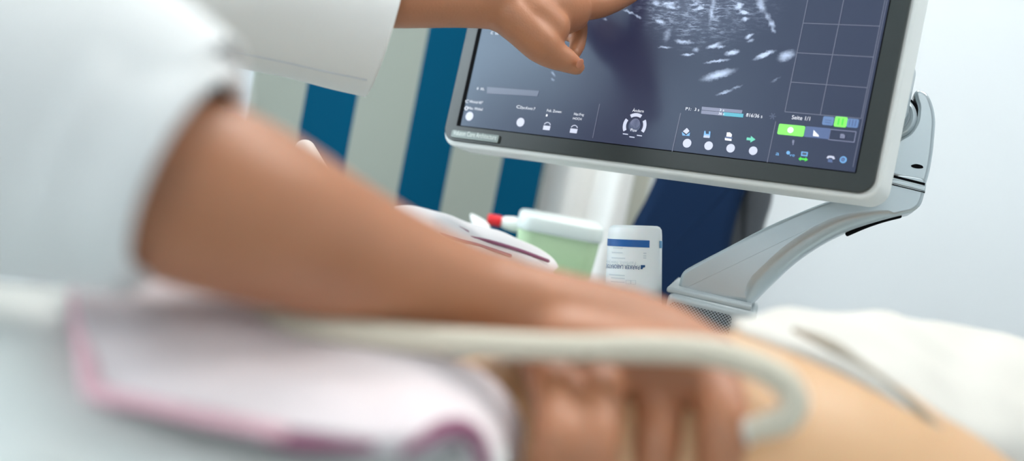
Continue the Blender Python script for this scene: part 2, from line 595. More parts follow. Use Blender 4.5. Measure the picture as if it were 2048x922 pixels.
def screen_material():
    m = bpy.data.materials.new('lit_scan_screen')
    m.use_nodes = True
    nt = m.node_tree
    L = nt.links.new
    b = nt.nodes['Principled BSDF']
    b.inputs['Base Color'].default_value = (.018, .02, .032, 1)
    b.inputs['Roughness'].default_value = .30
    b.inputs['Specular IOR Level'].default_value = .6
    b.inputs['Specular Tint'].default_value = (.72, .9, 1, 1)
    uv = nt.nodes.new('ShaderNodeUVMap')

    def blob(cx, cy, ln, wd, ang, inten):
        c = S(cx, cy)
        e = S(cx + math.cos(R(ang)) * ln / 2, cy - math.sin(R(ang)) * ln / 2) - c
        g = S(cx + math.sin(R(ang)) * wd / 2, cy + math.cos(R(ang)) * wd / 2) - c
        mp = nt.nodes.new('ShaderNodeMapping')
        mp.vector_type = 'TEXTURE'
        mp.inputs['Location'].default_value = (c.x, c.y, 0)
        mp.inputs['Rotation'].default_value = (0, 0, math.atan2(e.y, e.x))
        mp.inputs['Scale'].default_value = (e.length * 1.15, max(g.length, .0012) * 1.3, 1)
        L(wob, mp.inputs['Vector'])
        ln_ = nt.nodes.new('ShaderNodeVectorMath'); ln_.operation = 'LENGTH'
        L(mp.outputs[0], ln_.inputs[0])
        mr = nt.nodes.new('ShaderNodeMapRange'); mr.interpolation_type = 'SMOOTHSTEP'
        mr.inputs['From Min'].default_value = 1.1; mr.inputs['From Max'].default_value = .02
        mr.inputs['To Min'].default_value = 0; mr.inputs['To Max'].default_value = inten
        L(ln_.outputs['Value'], mr.inputs['Value'])
        return mr.outputs[0]

    def math_(op, a, c):
        n = nt.nodes.new('ShaderNodeMath'); n.operation = op
        for i, q in enumerate((a, c)):
            if isinstance(q, (int, float)): n.inputs[i].default_value = q
            else: L(q, n.inputs[i])
        return n.outputs[0]
    # gently wobbling coordinates so streaks have torn edges
    nz = nt.nodes.new('ShaderNodeTexNoise'); nz.inputs['Scale'].default_value = 260; nz.inputs['Detail'].default_value = 3
    L(uv.outputs[0], nz.inputs['Vector'])
    sub = nt.nodes.new('ShaderNodeVectorMath'); sub.operation = 'SUBTRACT'; sub.inputs[1].default_value = (.5, .5, .5)
    L(nz.outputs['Color'], sub.inputs[0])
    scl = nt.nodes.new('ShaderNodeVectorMath'); scl.operation = 'SCALE'; scl.inputs['Scale'].default_value = .0045
    L(sub.outputs[0], scl.inputs[0])
    add = nt.nodes.new('ShaderNodeVectorMath'); add.operation = 'ADD'
    L(uv.outputs[0], add.inputs[0]); L(scl.outputs[0], add.inputs[1])
    wob = add.outputs[0]
    blobs = [(1437, 150, 72, 15, 15, 1.), (1530, 110, 46, 9, 22, 1.3), (1573, 112, 38, 18, 22, .9), (1465, 106, 30, 10, 12, 1.2),
             (1434, 123, 50, 5, 7, .9), (1450, 185, 34, 6, 17, .7), (1474, 175, 24, 5, 17, .45), (1376, 110, 26, 5, 0, .9),
             (1367, 84, 38, 8, -6, .8), (1428, 92, 32, 9, 18, 1.), (1442, 94, 18, 7, 10, .8), (1330, 95, 28, 5, -2, .7),
             (1321, 44, 24, 9, -25, .9), (1401, 15, 14, 10, 0, .8), (1479, 12, 18, 12, 20, 1.3), (1488, 25, 20, 8, -10, 1.3),
             (1491, 39, 18, 7, 8, .9), (1499, 73, 20, 7, 20, .9), (1501, 82, 16, 6, 10, .6), (1544, 48, 20, 11, -65, .7),
             (1547, 61, 14, 9, -60, .55), (1523, 12, 34, 16, -65, .7), (1536, 33, 20, 10, -65, .5), (1552, 160, 22, 4, 25, .25), (1259, 25, 26, 5, -22, .7),
             (1277, 34, 16, 5, -25, .6), (1211, 40, 10, 5, -20, .5), (1392, 100, 14, 9, 0, .5), (1340, 10, 26, 12, -8, .8),
             (1313, 7, 18, 9, -8, .7), (1425, 20, 12, 60, 0, .45), (1335, 70, 16, 26, 0, .35), (1107, 148, 14, 5, -40, .4), (1106, 160, 10, 5, -40, .3)]
    tot = None
    for q in blobs:
        o_ = blob(*q)
        tot = o_ if tot is None else math_('ADD', tot, o_)
    # speckle of the scan
    mp = nt.nodes.new('ShaderNodeMapping'); mp.inputs['Scale'].default_value = (105, 400, 1); mp.inputs['Rotation'].default_value = (0, 0, R(-12))
    L(uv.outputs[0], mp.inputs['Vector'])
    sp = nt.nodes.new('ShaderNodeTexNoise'); sp.inputs['Scale'].default_value = 1; sp.inputs['Detail'].default_value = 5; sp.inputs['Roughness'].default_value = .72
    L(mp.outputs[0], sp.inputs['Vector'])
    rp = nt.nodes.new('ShaderNodeMapRange')
    rp.inputs['From Min'].default_value = .47; rp.inputs['From Max'].default_value = .78
    L(sp.outputs['Fac'], rp.inputs['Value'])
    fan = math_('ADD', blob(1350, -5, 170, 130, 0, .8), blob(1430, 10, 250, 130, 0, .8))
    fan = math_('ADD', fan, blob(1400, 60, 190, 90, 0, .25))
    big = nt.nodes.new('ShaderNodeTexNoise'); big.inputs['Scale'].default_value = 75; big.inputs['Detail'].default_value = 2
    L(uv.outputs[0], big.inputs['Vector'])
    bm_ = nt.nodes.new('ShaderNodeMapRange'); bm_.inputs['From Min'].default_value = .36; bm_.inputs['From Max'].default_value = .62; bm_.inputs['To Min'].default_value = .15; bm_.inputs['To Max'].default_value = 1.25
    L(big.outputs['Fac'], bm_.inputs['Value'])
    spk = math_('MULTIPLY', math_('MULTIPLY', rp.outputs[0], bm_.outputs[0]), fan)
    mod = math_('MULTIPLY', tot, math_('ADD', .45, math_('MULTIPLY', sp.outputs['Fac'], 1.1)))
    haze = math_('MULTIPLY', fan, .06)
    val = math_('ADD', math_('ADD', math_('MULTIPLY', spk, 1.1), mod), haze)
    mx = nt.nodes.new('ShaderNodeMix'); mx.data_type = 'RGBA'
    mx.inputs['A'].default_value = (*srgb(36, 37, 64), 1)
    mx.inputs['B'].default_value = (*srgb(206, 224, 255), 1)
    mx.clamp_factor = True
    L(val, mx.inputs['Factor'])
    L(mx.outputs['Result'], b.inputs['Emission Color'])
    b.inputs['Emission Strength'].default_value = .85
    return m


M['screen'] = screen_material()
bm = bmesh.new()
uvl = bm.loops.layers.uv.new('UVMap')
top = [(SU0, SV0), (SU1, SV0), (SU1, SV1), (SU0, SV1)]
fv = [bm.verts.new(MP(a, b, .0008)) for a, b in top]
bv = [bm.verts.new(MP(a, b, -.001)) for a, b in top]
f = bm.faces.new(fv)
for l, q in zip(f.loops, top): l[uvl].uv = q
bm.faces.new(bv[::-1])
for i in range(4):
    bm.faces.new((fv[i], bv[i], bv[(i + 1) % 4], fv[(i + 1) % 4]))
SCR = obj('screen', bm, M['screen'], t, smooth=False)
SCR['label'] = 'dark lit screen with grey ultrasound image'
G = {'white': glow('screen_white', (238, 242, 250), 1.), 'soft': glow('screen_soft_white', (206, 212, 232), .9), 'line': glow('screen_line', (104, 108, 128), .8),
     'pale': glow('screen_pale_bar', (62, 74, 104), .8), 'barA': glow('screen_bar_mauve', (128, 134, 162), .8), 'barB': glow('screen_bar_teal', (70, 176, 198), .9),
     'green': glow('screen_green', (120, 236, 78), 1.1), 'lime': glow('screen_lime', (60, 214, 40), 1.), 'blue': glow('screen_blue', (96, 132, 184), .8), 'deep': glow('screen_deep_blue', (74, 98, 148), .8),
     'sky': glow('screen_sky', (110, 176, 232), .9), 'mint': glow('screen_mint', (100, 214, 180), .9), 'dark': glow('screen_dark_ink', (52, 56, 74), .8)}
W0 = .0009


def flat(name, polys, g, z=.0004, label=None):
    b = []
    for pts in polys:
        b.append(prism([MP(a, c, W0) for a, c in pts], AZ * z))
    o = obj(name, join(b), G[g], SCR, smooth=False)
    if label: o['label'] = label
    return o


def spoly(pxs):
    return [tuple(S(*q, W0)[:2]) for q in pxs]


def caption(s, p0, p1, hpx, g='white', name='caption'):
    a, e = S(*p0), S(*p1)
    h = hpx / F * .95
    width = e.x - a.x
    def fn(x, y, z):
        return MP(a.x + x, a.y + y, W0 + .0007)
    bm = text_bm(s, fn, width, h * 1.12)
    o = obj(name, bm, G[g], SCR, smooth=False)
    return o


def disc(px, py, rpx, g, name='round_button', squash=1.15):
    c = S(px, py)
    r = (S(px + rpx, py) - c).length
    o = flat(name, [[(c.x + r * math.cos(2 * PI * i / 28), c.y + r * math.sin(2 * PI * i / 28)) for i in range(28)]], g)
    return o


for s, a, b, h in (('0  XL', (955, 180), (970, 182), 7), ('C  LE', (983, 69), (998, 71), 8), ('C', (932, 206), (938, 206), 9), ('Winkel 60°', (940, 206), (967, 209), 7.5),
                   ('Max. Winkel', (938, 219), (966, 222), 7.5), ('C', (1034, 217), (1041, 218), 9), ('Dyn.Kontr.7', (1042, 218), (1071, 222), 7.5),
                   ('Fok. Zonen:', (1095, 224), (1124, 228), 7.5), ('1', (1093, 233.5), (1096, 234), 6.5), ('Har.Frq:', (1149, 231), (1169, 234), 7.5),
                   ('HOCH', (1147, 239.5), (1164, 242), 6.5), ('Ändern', (1266, 224), (1288, 227.5), 8), ('Pos', (1262, 263), (1274, 264.5), 7.5),
                   ('P1:', (1372, 221), (1383, 222.5), 8), ('3 s', (1390, 222.5), (1399, 224), 8), ('3 s', (1440, 223), (1449, 224), 6.5),
                   ('36 s', (1438, 230), (1449, 231), 6.5), ('816/36 s', (1493, 234), (1525, 238.5), 9), ('Seite 1/1', (1584, 239), (1620, 244), 10),
                   ('a', (1552, 311), (1559, 312), 10)):
    caption(s, a, b, h, 'sky' if s == 'a' else 'white')
# clock ring before "Max."
c = S(934, 217); r = .0022
flat('icon', [[(c.x + r * math.cos(a), c.y + r * math.sin(a)) for a in [2 * PI * i / 16 for i in range(17)]] + [(c.x + r * .72 * math.cos(a), c.y + r * .72 * math.sin(a)) for a in [-2 * PI * i / 16 for i in range(17)]]], 'white')
flat('progress_bar', [spoly([(977, 187.5), (1079, 183), (1076, 193), (975, 178)][::-1])], 'pale') if False else flat('progress_bar', [spoly([(974, 187), (974.5, 174), (1079, 182), (1075, 193)])], 'pale')
disc(940, 233, 7.4, 'soft'); disc(1042, 245, 7.6, 'soft')
for x, y in ((1095, 253), (1149, 259)):
    c = S(x, y)
    w = .0042
    arc = [(c.x + w * math.cos(R(a)), c.y + .0005 + w * .95 * math.sin(R(a))) for a in range(20, 161, 14)]
    arc2 = [(c.x + w * .86 * math.cos(R(a)), c.y + .0002 + w * .85 * math.sin(R(a))) for a in range(160, 19, -14)]
    flat('arch_button', [arc + arc2, [(c.x - w, c.y - .004), (c.x + w * .95, c.y - .004), (c.x + w, c.y + .0005), (c.x - w, c.y + .0005)]], 'soft')
# joystick pad
disc(1270, 252, 12, 'pale', 'joystick_dial'); disc(1271, 248, 9.5, 'barA', 'joystick_dial')
c = S(1270, 252)
def arcseg(r0, r1, a0, a1, n=10):
    return [(c.x + r1 * math.cos(R(a0 + (a1 - a0) * i / n)), c.y + r1 * math.sin(R(a0 + (a1 - a0) * i / n))) for i in range(n + 1)] + \
           [(c.x + r0 * math.cos(R(a1 + (a0 - a1) * i / n)), c.y + r0 * math.sin(R(a1 + (a0 - a1) * i / n))) for i in range(n + 1)]
for a0, a1 in ((63, 125), (150, 212), (-28, 34)):
    flat('joystick_pad', [arcseg(.0094, .0128, a0, a1)], 'soft')
for x, y in ((1251, 269), (1264, 275), (1279, 272)):
    flat('dash_mark', [spoly([(x - 5, y - .5), (x - 5, y - 2.3), (x + 5, y - 1), (x + 5, y + .8)])], 'soft')
for q in ([(1199, 208), (1200, 208), (1186, 276), (1185, 276)], [(1361, 226), (1362.3, 226), (1345, 303), (1343.7, 303)], [(1551, 243), (1552.2, 243), (1535, 325), (1533.8, 325)]):
    flat('divider_line', [spoly(q)], 'line')
# grid lines of the clip board
for u in (.3832, .4158, .4518):
    flat('grid_line', [[(u - .0003, .0715), (u + .0003, .0715), (u + .0003, SV1), (u - .0003, SV1)]], 'line')
flat('grid_line', [[(.4588 - .006, .028), (.4593 - .006, .028), (.4593 - .005, SV1), (.4588 - .005, SV1)]], 'line')
for v in (.0715, .0994, .1272, .1553, .183, .211, .239, .267):
    flat('grid_line', [[(.3832, v - .0003), (.4518, v - .0003), (.4518, v + .0003), (.3832, v + .0003)]], 'line')
# bars
flat('progress_bar', [spoly([(1404, 213.5), (1485, 220.5), (1483.5, 227), (1403.5, 220)])], 'barA')
flat('progress_bar', [spoly([(1403, 221), (1446, 224.5), (1445.5, 231.5), (1402.5, 227.5)])], 'barA')
flat('progress_bar', [spoly([(1447, 224.5), (1487, 228), (1486, 235), (1446.5, 231.7)])], 'barB')
# snowflake
c = S(1546, 233)
flat('snowflake_icon', [[(c.x + .0032 * math.cos(R(a + k)) + (.0005 * math.cos(R(a + 90)) * s), c.y + .0032 * math.sin(R(a + k)) + .0005 * math.sin(R(a + 90)) * s)
               for s, k in ((1, 0), (1, 180), (-1, 180), (-1, 0))] for a in (0, 60, 120)], 'pale')
for x, y in ((1375, 287), (1418, 292), (1462, 297), (1507, 302)):
    disc(x, y, 8.4, 'soft')
# envelope, floppy, printer, arrow
flat('icon', [spoly([(1364, 264), (1372, 271), (1380, 265), (1379, 272), (1365, 271)])], 'sky')
flat('icon', [spoly([(1366, 263), (1374, 256), (1379, 262), (1373, 268)])], 'soft')
flat('icon', [spoly([(1409, 262), (1411, 262), (1412, 268), (1418, 268), (1418, 263), (1421, 263), (1420, 275), (1407, 274)])], 'sky')
flat('icon', [spoly([(1408, 270), (1420, 271), (1419, 276), (1407, 275)])], 'soft')
flat('icon', [spoly([(1454, 265), (1460, 265), (1464, 269), (1463, 274), (1453, 273)])], 'white')
flat('icon', [spoly([(1450, 276), (1463, 278), (1463, 282), (1450, 280.5)])], 'white')
flat('icon', [spoly([(1450, 273.5), (1465, 275), (1465, 277.2), (1450, 275.7)])], 'deep')
flat('icon', [spoly([(1494, 275), (1502, 276), (1502, 272), (1511, 279), (1501, 285), (1501, 281), (1493, 280)])], 'mint')
# green and blue tabs
def tab(pxs, g):
    p = spoly(pxs)
    xs = [q[0] for q in p]; ys = [q[1] for q in p]
    return flat('tab_button', [rrect(min(xs), min(ys), max(xs), max(ys), .0012, 3)], g, z=.0006)
def tabc(px, py, w, h, g):
    c = S(px, py)
    return flat('tab_button', [rrect(c.x - w / 2, c.y - h / 2, c.x + w / 2, c.y + h / 2, .0012, 3)], g, z=.0006)
tabc(1583, 261, .0242, .0098, 'green'); tabc(1635, 266, .0226, .0098, 'deep'); 
c = S(1685, 272)
flat('tab_button', [rrect(c.x - .0115, c.y - .005, c.x + .0115, c.y + .005, .001, 3) + rrect(c.x - .0109, c.y - .0044, c.x + .0109, c.y + .0044, .0008, 3)[::-1]], 'line') if False else \
    flat('tab_outline', [[(c.x - .0115, c.y - .005), (c.x + .0115, c.y - .005), (c.x + .0115, c.y - .0044), (c.x - .0115, c.y - .0044)],
                         [(c.x - .0115, c.y + .0044), (c.x + .0115, c.y + .0044), (c.x + .0115, c.y + .005), (c.x - .0115, c.y + .005)],
                         [(c.x - .0115, c.y - .005), (c.x - .0109, c.y - .005), (c.x - .0109, c.y + .005), (c.x - .0115, c.y + .005)],
                         [(c.x + .0109, c.y - .005), (c.x + .0115, c.y - .005), (c.x + .0115, c.y + .005), (c.x + .0109, c.y + .005)]], 'barA')
tabc(1657, 242.5, .0098, .0078, 'blue'); tabc(1682, 244.5, .0108, .0092, 'green'); tabc(1706, 247, .0098, .0078, 'blue')
W0 = .0016
c = S(1583, 262)
disc(1582, 261, 6, 'white', 'icon')
flat('icon', [spoly([(1626, 272), (1627.5, 260), (1632, 265), (1637, 270), (1638, 273.5)])], 'white')
flat('icon', [spoly([(1650, 239), (1663, 240.5), (1663, 242), (1650, 240.5)]), spoly([(1650, 244), (1662, 245.5), (1662, 247), (1650, 245.5)])], 'deep')
flat('icon', [[(S(1682, 244.5).x + dx - .0007, S(1682, 244.5).y - .003), (S(1682, 244.5).x + dx + .0007, S(1682, 244.5).y - .003), (S(1682, 244.5).x + dx + .0007, S(1682, 244.5).y + .003), (S(1682, 244.5).x + dx - .0007, S(1682, 244.5).y + .003)] for dx in (-.0018, .0018)], 'lime')
flat('icon', [spoly([(1681, 268), (1687, 268), (1690, 271), (1689, 277), (1680, 276)])], 'barA')
flat('icon', [spoly([(1683, 272), (1687, 272.5), (1686.5, 275), (1682.5, 274.5)])], 'dark')
flat('icon', [[(S(1706, 247).x + dx - .0005, S(1706, 247).y - .0028), (S(1706, 247).x + dx + .0005, S(1706, 247).y - .0028), (S(1706, 247).x + dx + .0005, S(1706, 247).y + .0028), (S(1706, 247).x + dx - .0005, S(1706, 247).y + .0028)] for dx in (-.0026, 0, .0026)], 'deep')
W0 = .0009
flat('icon', [spoly([(1585, 280), (1589, 280.5), (1588, 286), (1584.5, 286)]), spoly([(1585.5, 286), (1587.5, 286), (1587, 290), (1585, 290)])], 'barA')
disc(1577, 306, 3.6, 'sky', 'icon')
caption('ve', (1579, 313), (1590, 314.5), 8, 'sky', 'icon')
flat('icon', [spoly([(1603, 303), (1616, 304.5), (1614.5, 313), (1602, 311.5)])], 'sky')
W0 = .0014
flat('icon', [spoly([(1605, 305), (1613.5, 306), (1612.5, 310.5), (1604.5, 309.5)])], 'dark')
W0 = .0009
flat('icon', [spoly([(1597, 318), (1602, 313.5), (1602, 316), (1611, 317), (1611.5, 314.5), (1616, 320), (1609.5, 323), (1610, 320.5), (1601.5, 319.5), (1601, 322)])], 'lime')
flat('icon', [spoly([(1653, 316), (1656, 312), (1662, 311.5), (1668, 313), (1670, 318), (1666, 318.5), (1664, 316), (1658, 315.3), (1656.5, 317.3)])], 'soft')
flat('icon', [spoly([(1656.5, 318), (1664.5, 319), (1665, 325), (1655.5, 324)])], 'deep')
disc(1687, 320, 7, 'sky', 'icon')
W0 = .0014
disc(1687, 320, 4.6, 'deep', 'icon')
flat('icon', [spoly([(1684, 319), (1691, 320), (1690.5, 321.5), (1683.5, 320.7)])], 'sky')
W0 = .0009
# badge --------------------------------------------------------------
a = S(906, 262); e = S(999, 288)
bx0, by0, bx1, by1 = S(904, 270).x, S(950, 281).y - .0, S(999, 280).x, S(950, 266).y
B = obj('badge', plate(rrect(bx0, by0, bx1, by1 + .0004, .0016, 4), -.0005, .0022, .0006, 2), M['badge'], t)
bm = text_bm('Voluson Core Architecture', lambda x, y, z: MP(bx0 + .003 + x, by0 + .0031 + y, .0021 + z * .0012), bx1 - bx0 - .006, .0078, ext=.3)
o = obj('lettering', bm, M['badge_text'], B, smooth=False)

# ------------------------------------------------------------------ monitor arm
AN = (AZ * .55 - FWD * .45).normalized()


def facing(pxs, o, n, k=1, closed_smooth=False):
    if closed_smooth:
        pxs = catmull(pxs, k, closed=True)
    return [on_plane(x, y, o, n) for x, y in pxs]


t = thing('monitor_arm', 'curved silver swivel arm holding up the ultrasound screen', 'monitor arm', P(1425, 600, 1.0))
arm_n = C(-.30, .05, -.95).normalized()
arm_o = P(1600, 480, .985)
top_edge = [(1357, 585), (1358, 566), (1365, 545), (1385, 531), (1450, 497), (1530, 455), (1600, 424), (1650, 404), (1700, 388), (1745, 372), (1770, 355)]
right = [(1800, 345), (1846, 352), (1853, 368), (1848, 392), (1840, 412), (1824, 424)]
bottom = [(1790, 432), (1740, 446), (1690, 464), (1640, 490), (1590, 524), (1545, 565), (1497, 612)]
pts = catmull(top_edge, 3) + catmull(right, 3) + catmull(bottom, 4)
nb_ = len(catmull(bottom, 4)) / len(pts)


def beam_bev(f, p):
    g = (f - (1 - nb_)) / nb_            # 0..1 along the underside from the collar to the foot
    return .22 if g < 0 else .22 + .95 * math.sin(PI * min(1, g * 1.0)) ** .7 if g < .5 else 1.17 - .97 * max(0, g - .86) / .14
obj('arm_beam', prism(facing(pts, arm_o, arm_n), arm_n * -.062, .016, 6, bevf=beam_bev), M['silver'], t)
# cable slot under the beam
slot = [on_plane(*q, arm_o - arm_n * .022, arm_n) for q in ((1694, 468.5), (1730, 453), (1765, 441), (1800, 432))]
obj('cable_slot', loft([(q, .0016, .0022) for q in slot], n=8, k=4), M['black'], t)
# collar ring
co = P(1822, 358, .915)
def band(l, r, hgt):
    return [(l[0], l[1]), (r[0], r[1]), (r[0] - hgt * .15, r[1] + hgt), (l[0] - hgt * .15, l[1] + hgt)]
obj('seam', prism(facing(band((1782, 349), (1850.5, 366), 5), arm_o + arm_n * .0004, arm_n), arm_n * -.05, 0), M['black'], t, smooth=False)
obj('collar', prism(facing(band((1778, 356), (1852, 374), 9), arm_o + arm_n * .0008, arm_n), arm_n * -.052, .001), M['silver'], t)
obj('seam', prism(facing(band((1776, 366), (1850, 384), 1.6), arm_o + arm_n * .0012, arm_n), arm_n * -.05, 0), M['black'], t, smooth=False)
# knuckle with its curved cover
kn = [(1777, 352), (1776, 300), (1796, 278), (1818, 264), (1831, 243), (1835, 216), (1830, 196), (1829, 185), (1838, 179), (1855, 187), (1866, 210), (1871, 237), (1870, 262), (1866, 305), (1860, 340), (1853, 366)]
obj('knuckle_cover', prism(facing(catmull(kn, 4), arm_o, arm_n), arm_n * -.05, .0035, 4), M['silver'], t)
# pivot disc tucked in the hook of the cover
pc = on_plane(1785, 233, arm_o + arm_n * .004, arm_n)
pd = (arm_n * .9 + RT * -.2).normalized()
obj('pivot_disc', lathe(pc - pd * .03, pd, [(0, 0), (0, .021), (.026, .021), (.029, .0185), (.029, 0)], ref=UP), M['silver'], t)
obj('pivot_gap', lathe(pc - pd * .034, pd, [(0, 0), (0, .0232), (.024, .0232), (.0245, 0)], ref=UP), M['black'], t)
obj('hinge_plate', lathe(pc - pd * .028, pd, [(.0285, 0), (.0285, .0155), (.030, .015), (.030, 0)], ref=UP), M['silver'], t)
obj('screw_recess', prism(facing(catmull([(1822, 331), (1832, 328), (1844, 331), (1846, 336), (1836, 337), (1826, 335)], 4, True), arm_o + arm_n * .0006, arm_n), arm_n * -.004, 0), M['black'], t)
# fixing boss behind the screen
obj('mounting_boss', prism([MP(a, b, -.06) for a, b in rrect(.36, .09, .47, .15, .012)], AZ * -.03, .004), M['silver'], t)

# ------------------------------------------------------------------ scanner console under the arm
bx = V((math.cos(R(-14)), math.sin(R(-14)), 0)); by = V((0, 0, 1)).cross(bx); bz = V((0, 0, 1))
brot = Matrix((bx, by, bz)).transposed()
cb = P(1440, 600, .985)
t = thing('scanner_console', 'grey ultrasound console with perforated speaker panel under the curved silver arm', 'console', (cb.x, cb.y, 0))
ztop = cb.z
obj('pedestal_top', box(cb + bz * -.001 + by * .052 + bx * -.011, (.084, .114, .006), brot, .002, 3), M['console'], t)
obj('speaker_housing', box(cb + bz * -.049 + by * .05 + bx * -.006, (.088, .12, .092), brot, .006, 5), M['console'], t)
gc = cb + bz * -.048 + by * -.0103 + bx * -.0185
bm = bmesh.new()
uvl = bm.loops.layers.uv.new('UVMap')
gp = rrect(-.028, -.037, .034, .037, .005, 4)
vs = [bm.verts.new(gc + bx * a + bz * b) for a, b in gp]
f = bm.faces.new(vs)
for l, q in zip(f.loops, gp): l[uvl].uv = q
r_ = bmesh.ops.extrude_face_region(bm, geom=[f])
bmesh.ops.translate(bm, verts=[g for g in r_['geom'] if isinstance(g, bmesh.types.BMVert)], vec=-by * .003)
bmesh.ops.recalc_face_normals(bm, faces=bm.faces)
obj('speaker_grille', bm, M['grille'], t, smooth=False)['label'] = 'perforated grey speaker panel'
ZT = P(1267, 612, 1.1).z - .02          # shelf height
sh = V((cb.x - .33, cb.y + .13, ZT - .012))
obj('shelf', box(sh + bx * .06, (.98, .46, .024), brot, .008, 4), M['console'], t)
obj('cabinet', box(V((sh.x + .05, sh.y + .02, (ZT - .024 + .14) / 2)), (.62, .40, ZT - .024 - .14), brot, .02, 4), M['console'], t)
obj('neck', box(cb + bz * ((ZT - ztop) / 2 - .05) + by * .05 + bx * -.012, (.09, .10, abs(ztop - ZT) + .03), brot, .01, 3), M['console'], t)
for sx in (-1, 1):
    for sy in (-1, 1):
        c = V((sh.x + .05, sh.y + .02, .07)) + bx * sx * .25 + by * sy * .15
        w = obj('wheel', lathe(c - bx * .015, bx, [(0, 0), (0, .06), (.006, .07), (.024, .07), (.03, .06), (.03, 0)], n=24, ref=V((0, 0, 1))), M['shell'], t)

# ------------------------------------------------------------------ gel bottle
t = None
bd = 1.02
q0, q1 = P(1270.5, 451, bd), P(1265, 640, bd)
ax = (q1 - q0).normalized()
rb = 54.5 * bd / F
prof = [(0, 0), (0, rb * .80), (.0012, rb * .90), (.004, rb * .965), (.010, rb * .985), (.03, rb * 1.0), (.075, rb * 1.04), (.100, rb * 1.03), (.108, rb * .8), (.112, rb * .45), (.122, rb * .4), (.128, rb * .2), (.128, 0)]
t = thing('gel_bottle', 'white upside-down gel bottle with blue band beside the silver arm', 'bottle', q0 + ax * .128)
sA = ax.cross(FWD).normalized()              # image left or right axis
if sA.dot(RT) < 0: sA = -sA
fA = sA.cross(ax).normalized()
if fA.dot(FWD) > 0: fA = -fA
obj('bottle_body', lathe(q0, ax, prof, n=56, ref=fA), M['bottle'], t)


def rad_at(h):
    for (h0, r0), (h1, r1) in zip(prof, prof[1:]):
        if h0 <= h <= h1 and h1 > h0:
            return r0 + (r1 - r0) * (h - h0) / (h1 - h0)
    return rb


def wrap(x, y, z=.0004):
    """x: metres right of the bottle's front line along the surface, y: metres below its upper end"""
    r = rad_at(y)
    a = x / r
    return q0 + ax * y + sA * (r + z) * math.sin(a) + fA * (r + z) * math.cos(a)


def bpx(px, py):
    y = (py - 451) * bd / F
    s = max(-1, min(1, (px - 1269.5) / 54.5))
    return math.asin(s) * rb, y


def patch(x0, x1, y0, y1, name, m, slant=0., n=24, z=.0004, thin=False):
    bm = bmesh.new()
    rows = []
    for zz in (z, z - .0004):
        rows.append([[bm.verts.new(wrap(x0 + (x1 - x0) * i / n, y + slant * i / n, zz)) for i in range(n + 1)] for y in (y0, y1)])
    for i in range(n):
        bm.faces.new((rows[0][0][i], rows[0][0][i + 1], rows[0][1][i + 1], rows[0][1][i]))
    for i in range(0 if thin else n):
        for k in (0, 1):
            bm.faces.new((rows[0][k][i], rows[0][k][i + 1], rows[1][k][i + 1], rows[1][k][i]))
    bmesh.ops.delete(bm, geom=[v for v in bm.verts if not v.link_faces], context='VERTS')
    return bm


xb0, _ = bpx(1215, 480); xb1, _ = bpx(1292, 483)
obj('blue_band', join([patch(-.05, xb1, .0142, .0213, 'b', None, .0006)]), M['label_blue'], t)
xc0, _ = bpx(1314, 480)
obj('blue_band', join([patch(xc0, xc0 + .02, .0150, .0222, 'b', None)]), M['label_teal'], t)


def label_text(s, pxl, pxr, py, h, m, name='lettering'):
    xr, y = bpx(pxr, py); xl, _ = bpx(pxl, py)
    # upside down: text starts at the right and reads to the left
    bm = text_bm(s, lambda x, yy, z: wrap(xr - x, y + yy, .0005), xr - xl, h)
    return obj(name, bm, m, t, smooth=False)


label_text('PARKER LABORATORIES', 1206, 1273, 529, .0058, M['label_navy'])
label_text('Fairfield, New Jersey', 1212, 1266, 522, .0048, M['label_grey'])
xl, y = bpx(1276, 529)
bm = bmesh.new()
fl = [(1275.5, 528), (1284, 528), (1284, 532), (1280, 533), (1279, 536), (1275.5, 536)]
bm.faces.new([bm.verts.new(wrap(*bpx(*q), .0005)) for q in fl])
obj('flag_mark', bm, M['label_navy'], t, smooth=False)
for a, b, y in ((1224, 1241, 496.5), (1222, 1241, 505.5), (1222, 1246, 516), (1219, 1246, 549.5), (1222, 1246, 555.5), (1222, 1246, 563)):
    x0, yy = bpx(a, y); x1, _ = bpx(b, y)
    obj('small_print', patch(x0, x1, yy - .0005, yy + .0005, 's', None, thin=True), M['label_grey'], t, smooth=False)
for y in (505, 510, 514):
    x0, yy = bpx(1280, y); x1, _ = bpx(1286, y)
    obj('small_print', patch(x0, x1, yy - .0006, yy + .0006, 's', None, thin=True), M['label_grey'], t, smooth=False)
x0, y0 = bpx(1248, 558); x1, y1 = bpx(1267, 566)
obj('symbol_box', join([patch(x0, x1, y0, y0 + .0004, '', None), patch(x0, x1, y1 - .0004, y1, '', None), patch(x0, x0 + .0004, y0, y1, '', None), patch(x1 - .0004, x1, y0, y1, '', None), patch((x0 + x1) / 2 - .0004, (x0 + x1) / 2 + .0004, y0, y1, '', None)]), M['label_grey'], t)
# its holder on the console
hb_ = q0 + ax * .10
t2 = thing('bottle_holder', 'grey cup holder on the console gripping the upside-down gel bottle', 'holder', (hb_.x, hb_.y, ZT))
obj('cup', lathe(V((hb_.x, hb_.y, ZT)), (hb_ + ax * .03 - V((hb_.x, hb_.y, ZT))).normalized() * -1 if False else V((0, 0, 1)),
                 [(0, 0), (0, rb * 1.5), (.03, rb * 1.45), (.03, rb * 1.30), (.004, rb * 1.25), (.004, 0)], n=40), M['shell'], t2)

# ------------------------------------------------------------------ tub of wipes
td = 1.28
UPW = V((0, 0, 1))
tl, tr = P(1040, 425, td), P(1212, 458, td + .0)
wv = (tr - tl); tw = wv.length; wv.normalize()
dv = UPW.cross(wv).normalized()
tc_ = (tl + tr) / 2 + dv * .055
tzt = tc_.z
t = thing('wipes_tub', 'translucent green plastic tub with milky lid beside the upside-down gel bottle', 'tub', (tc_.x, tc_.y, ZT))


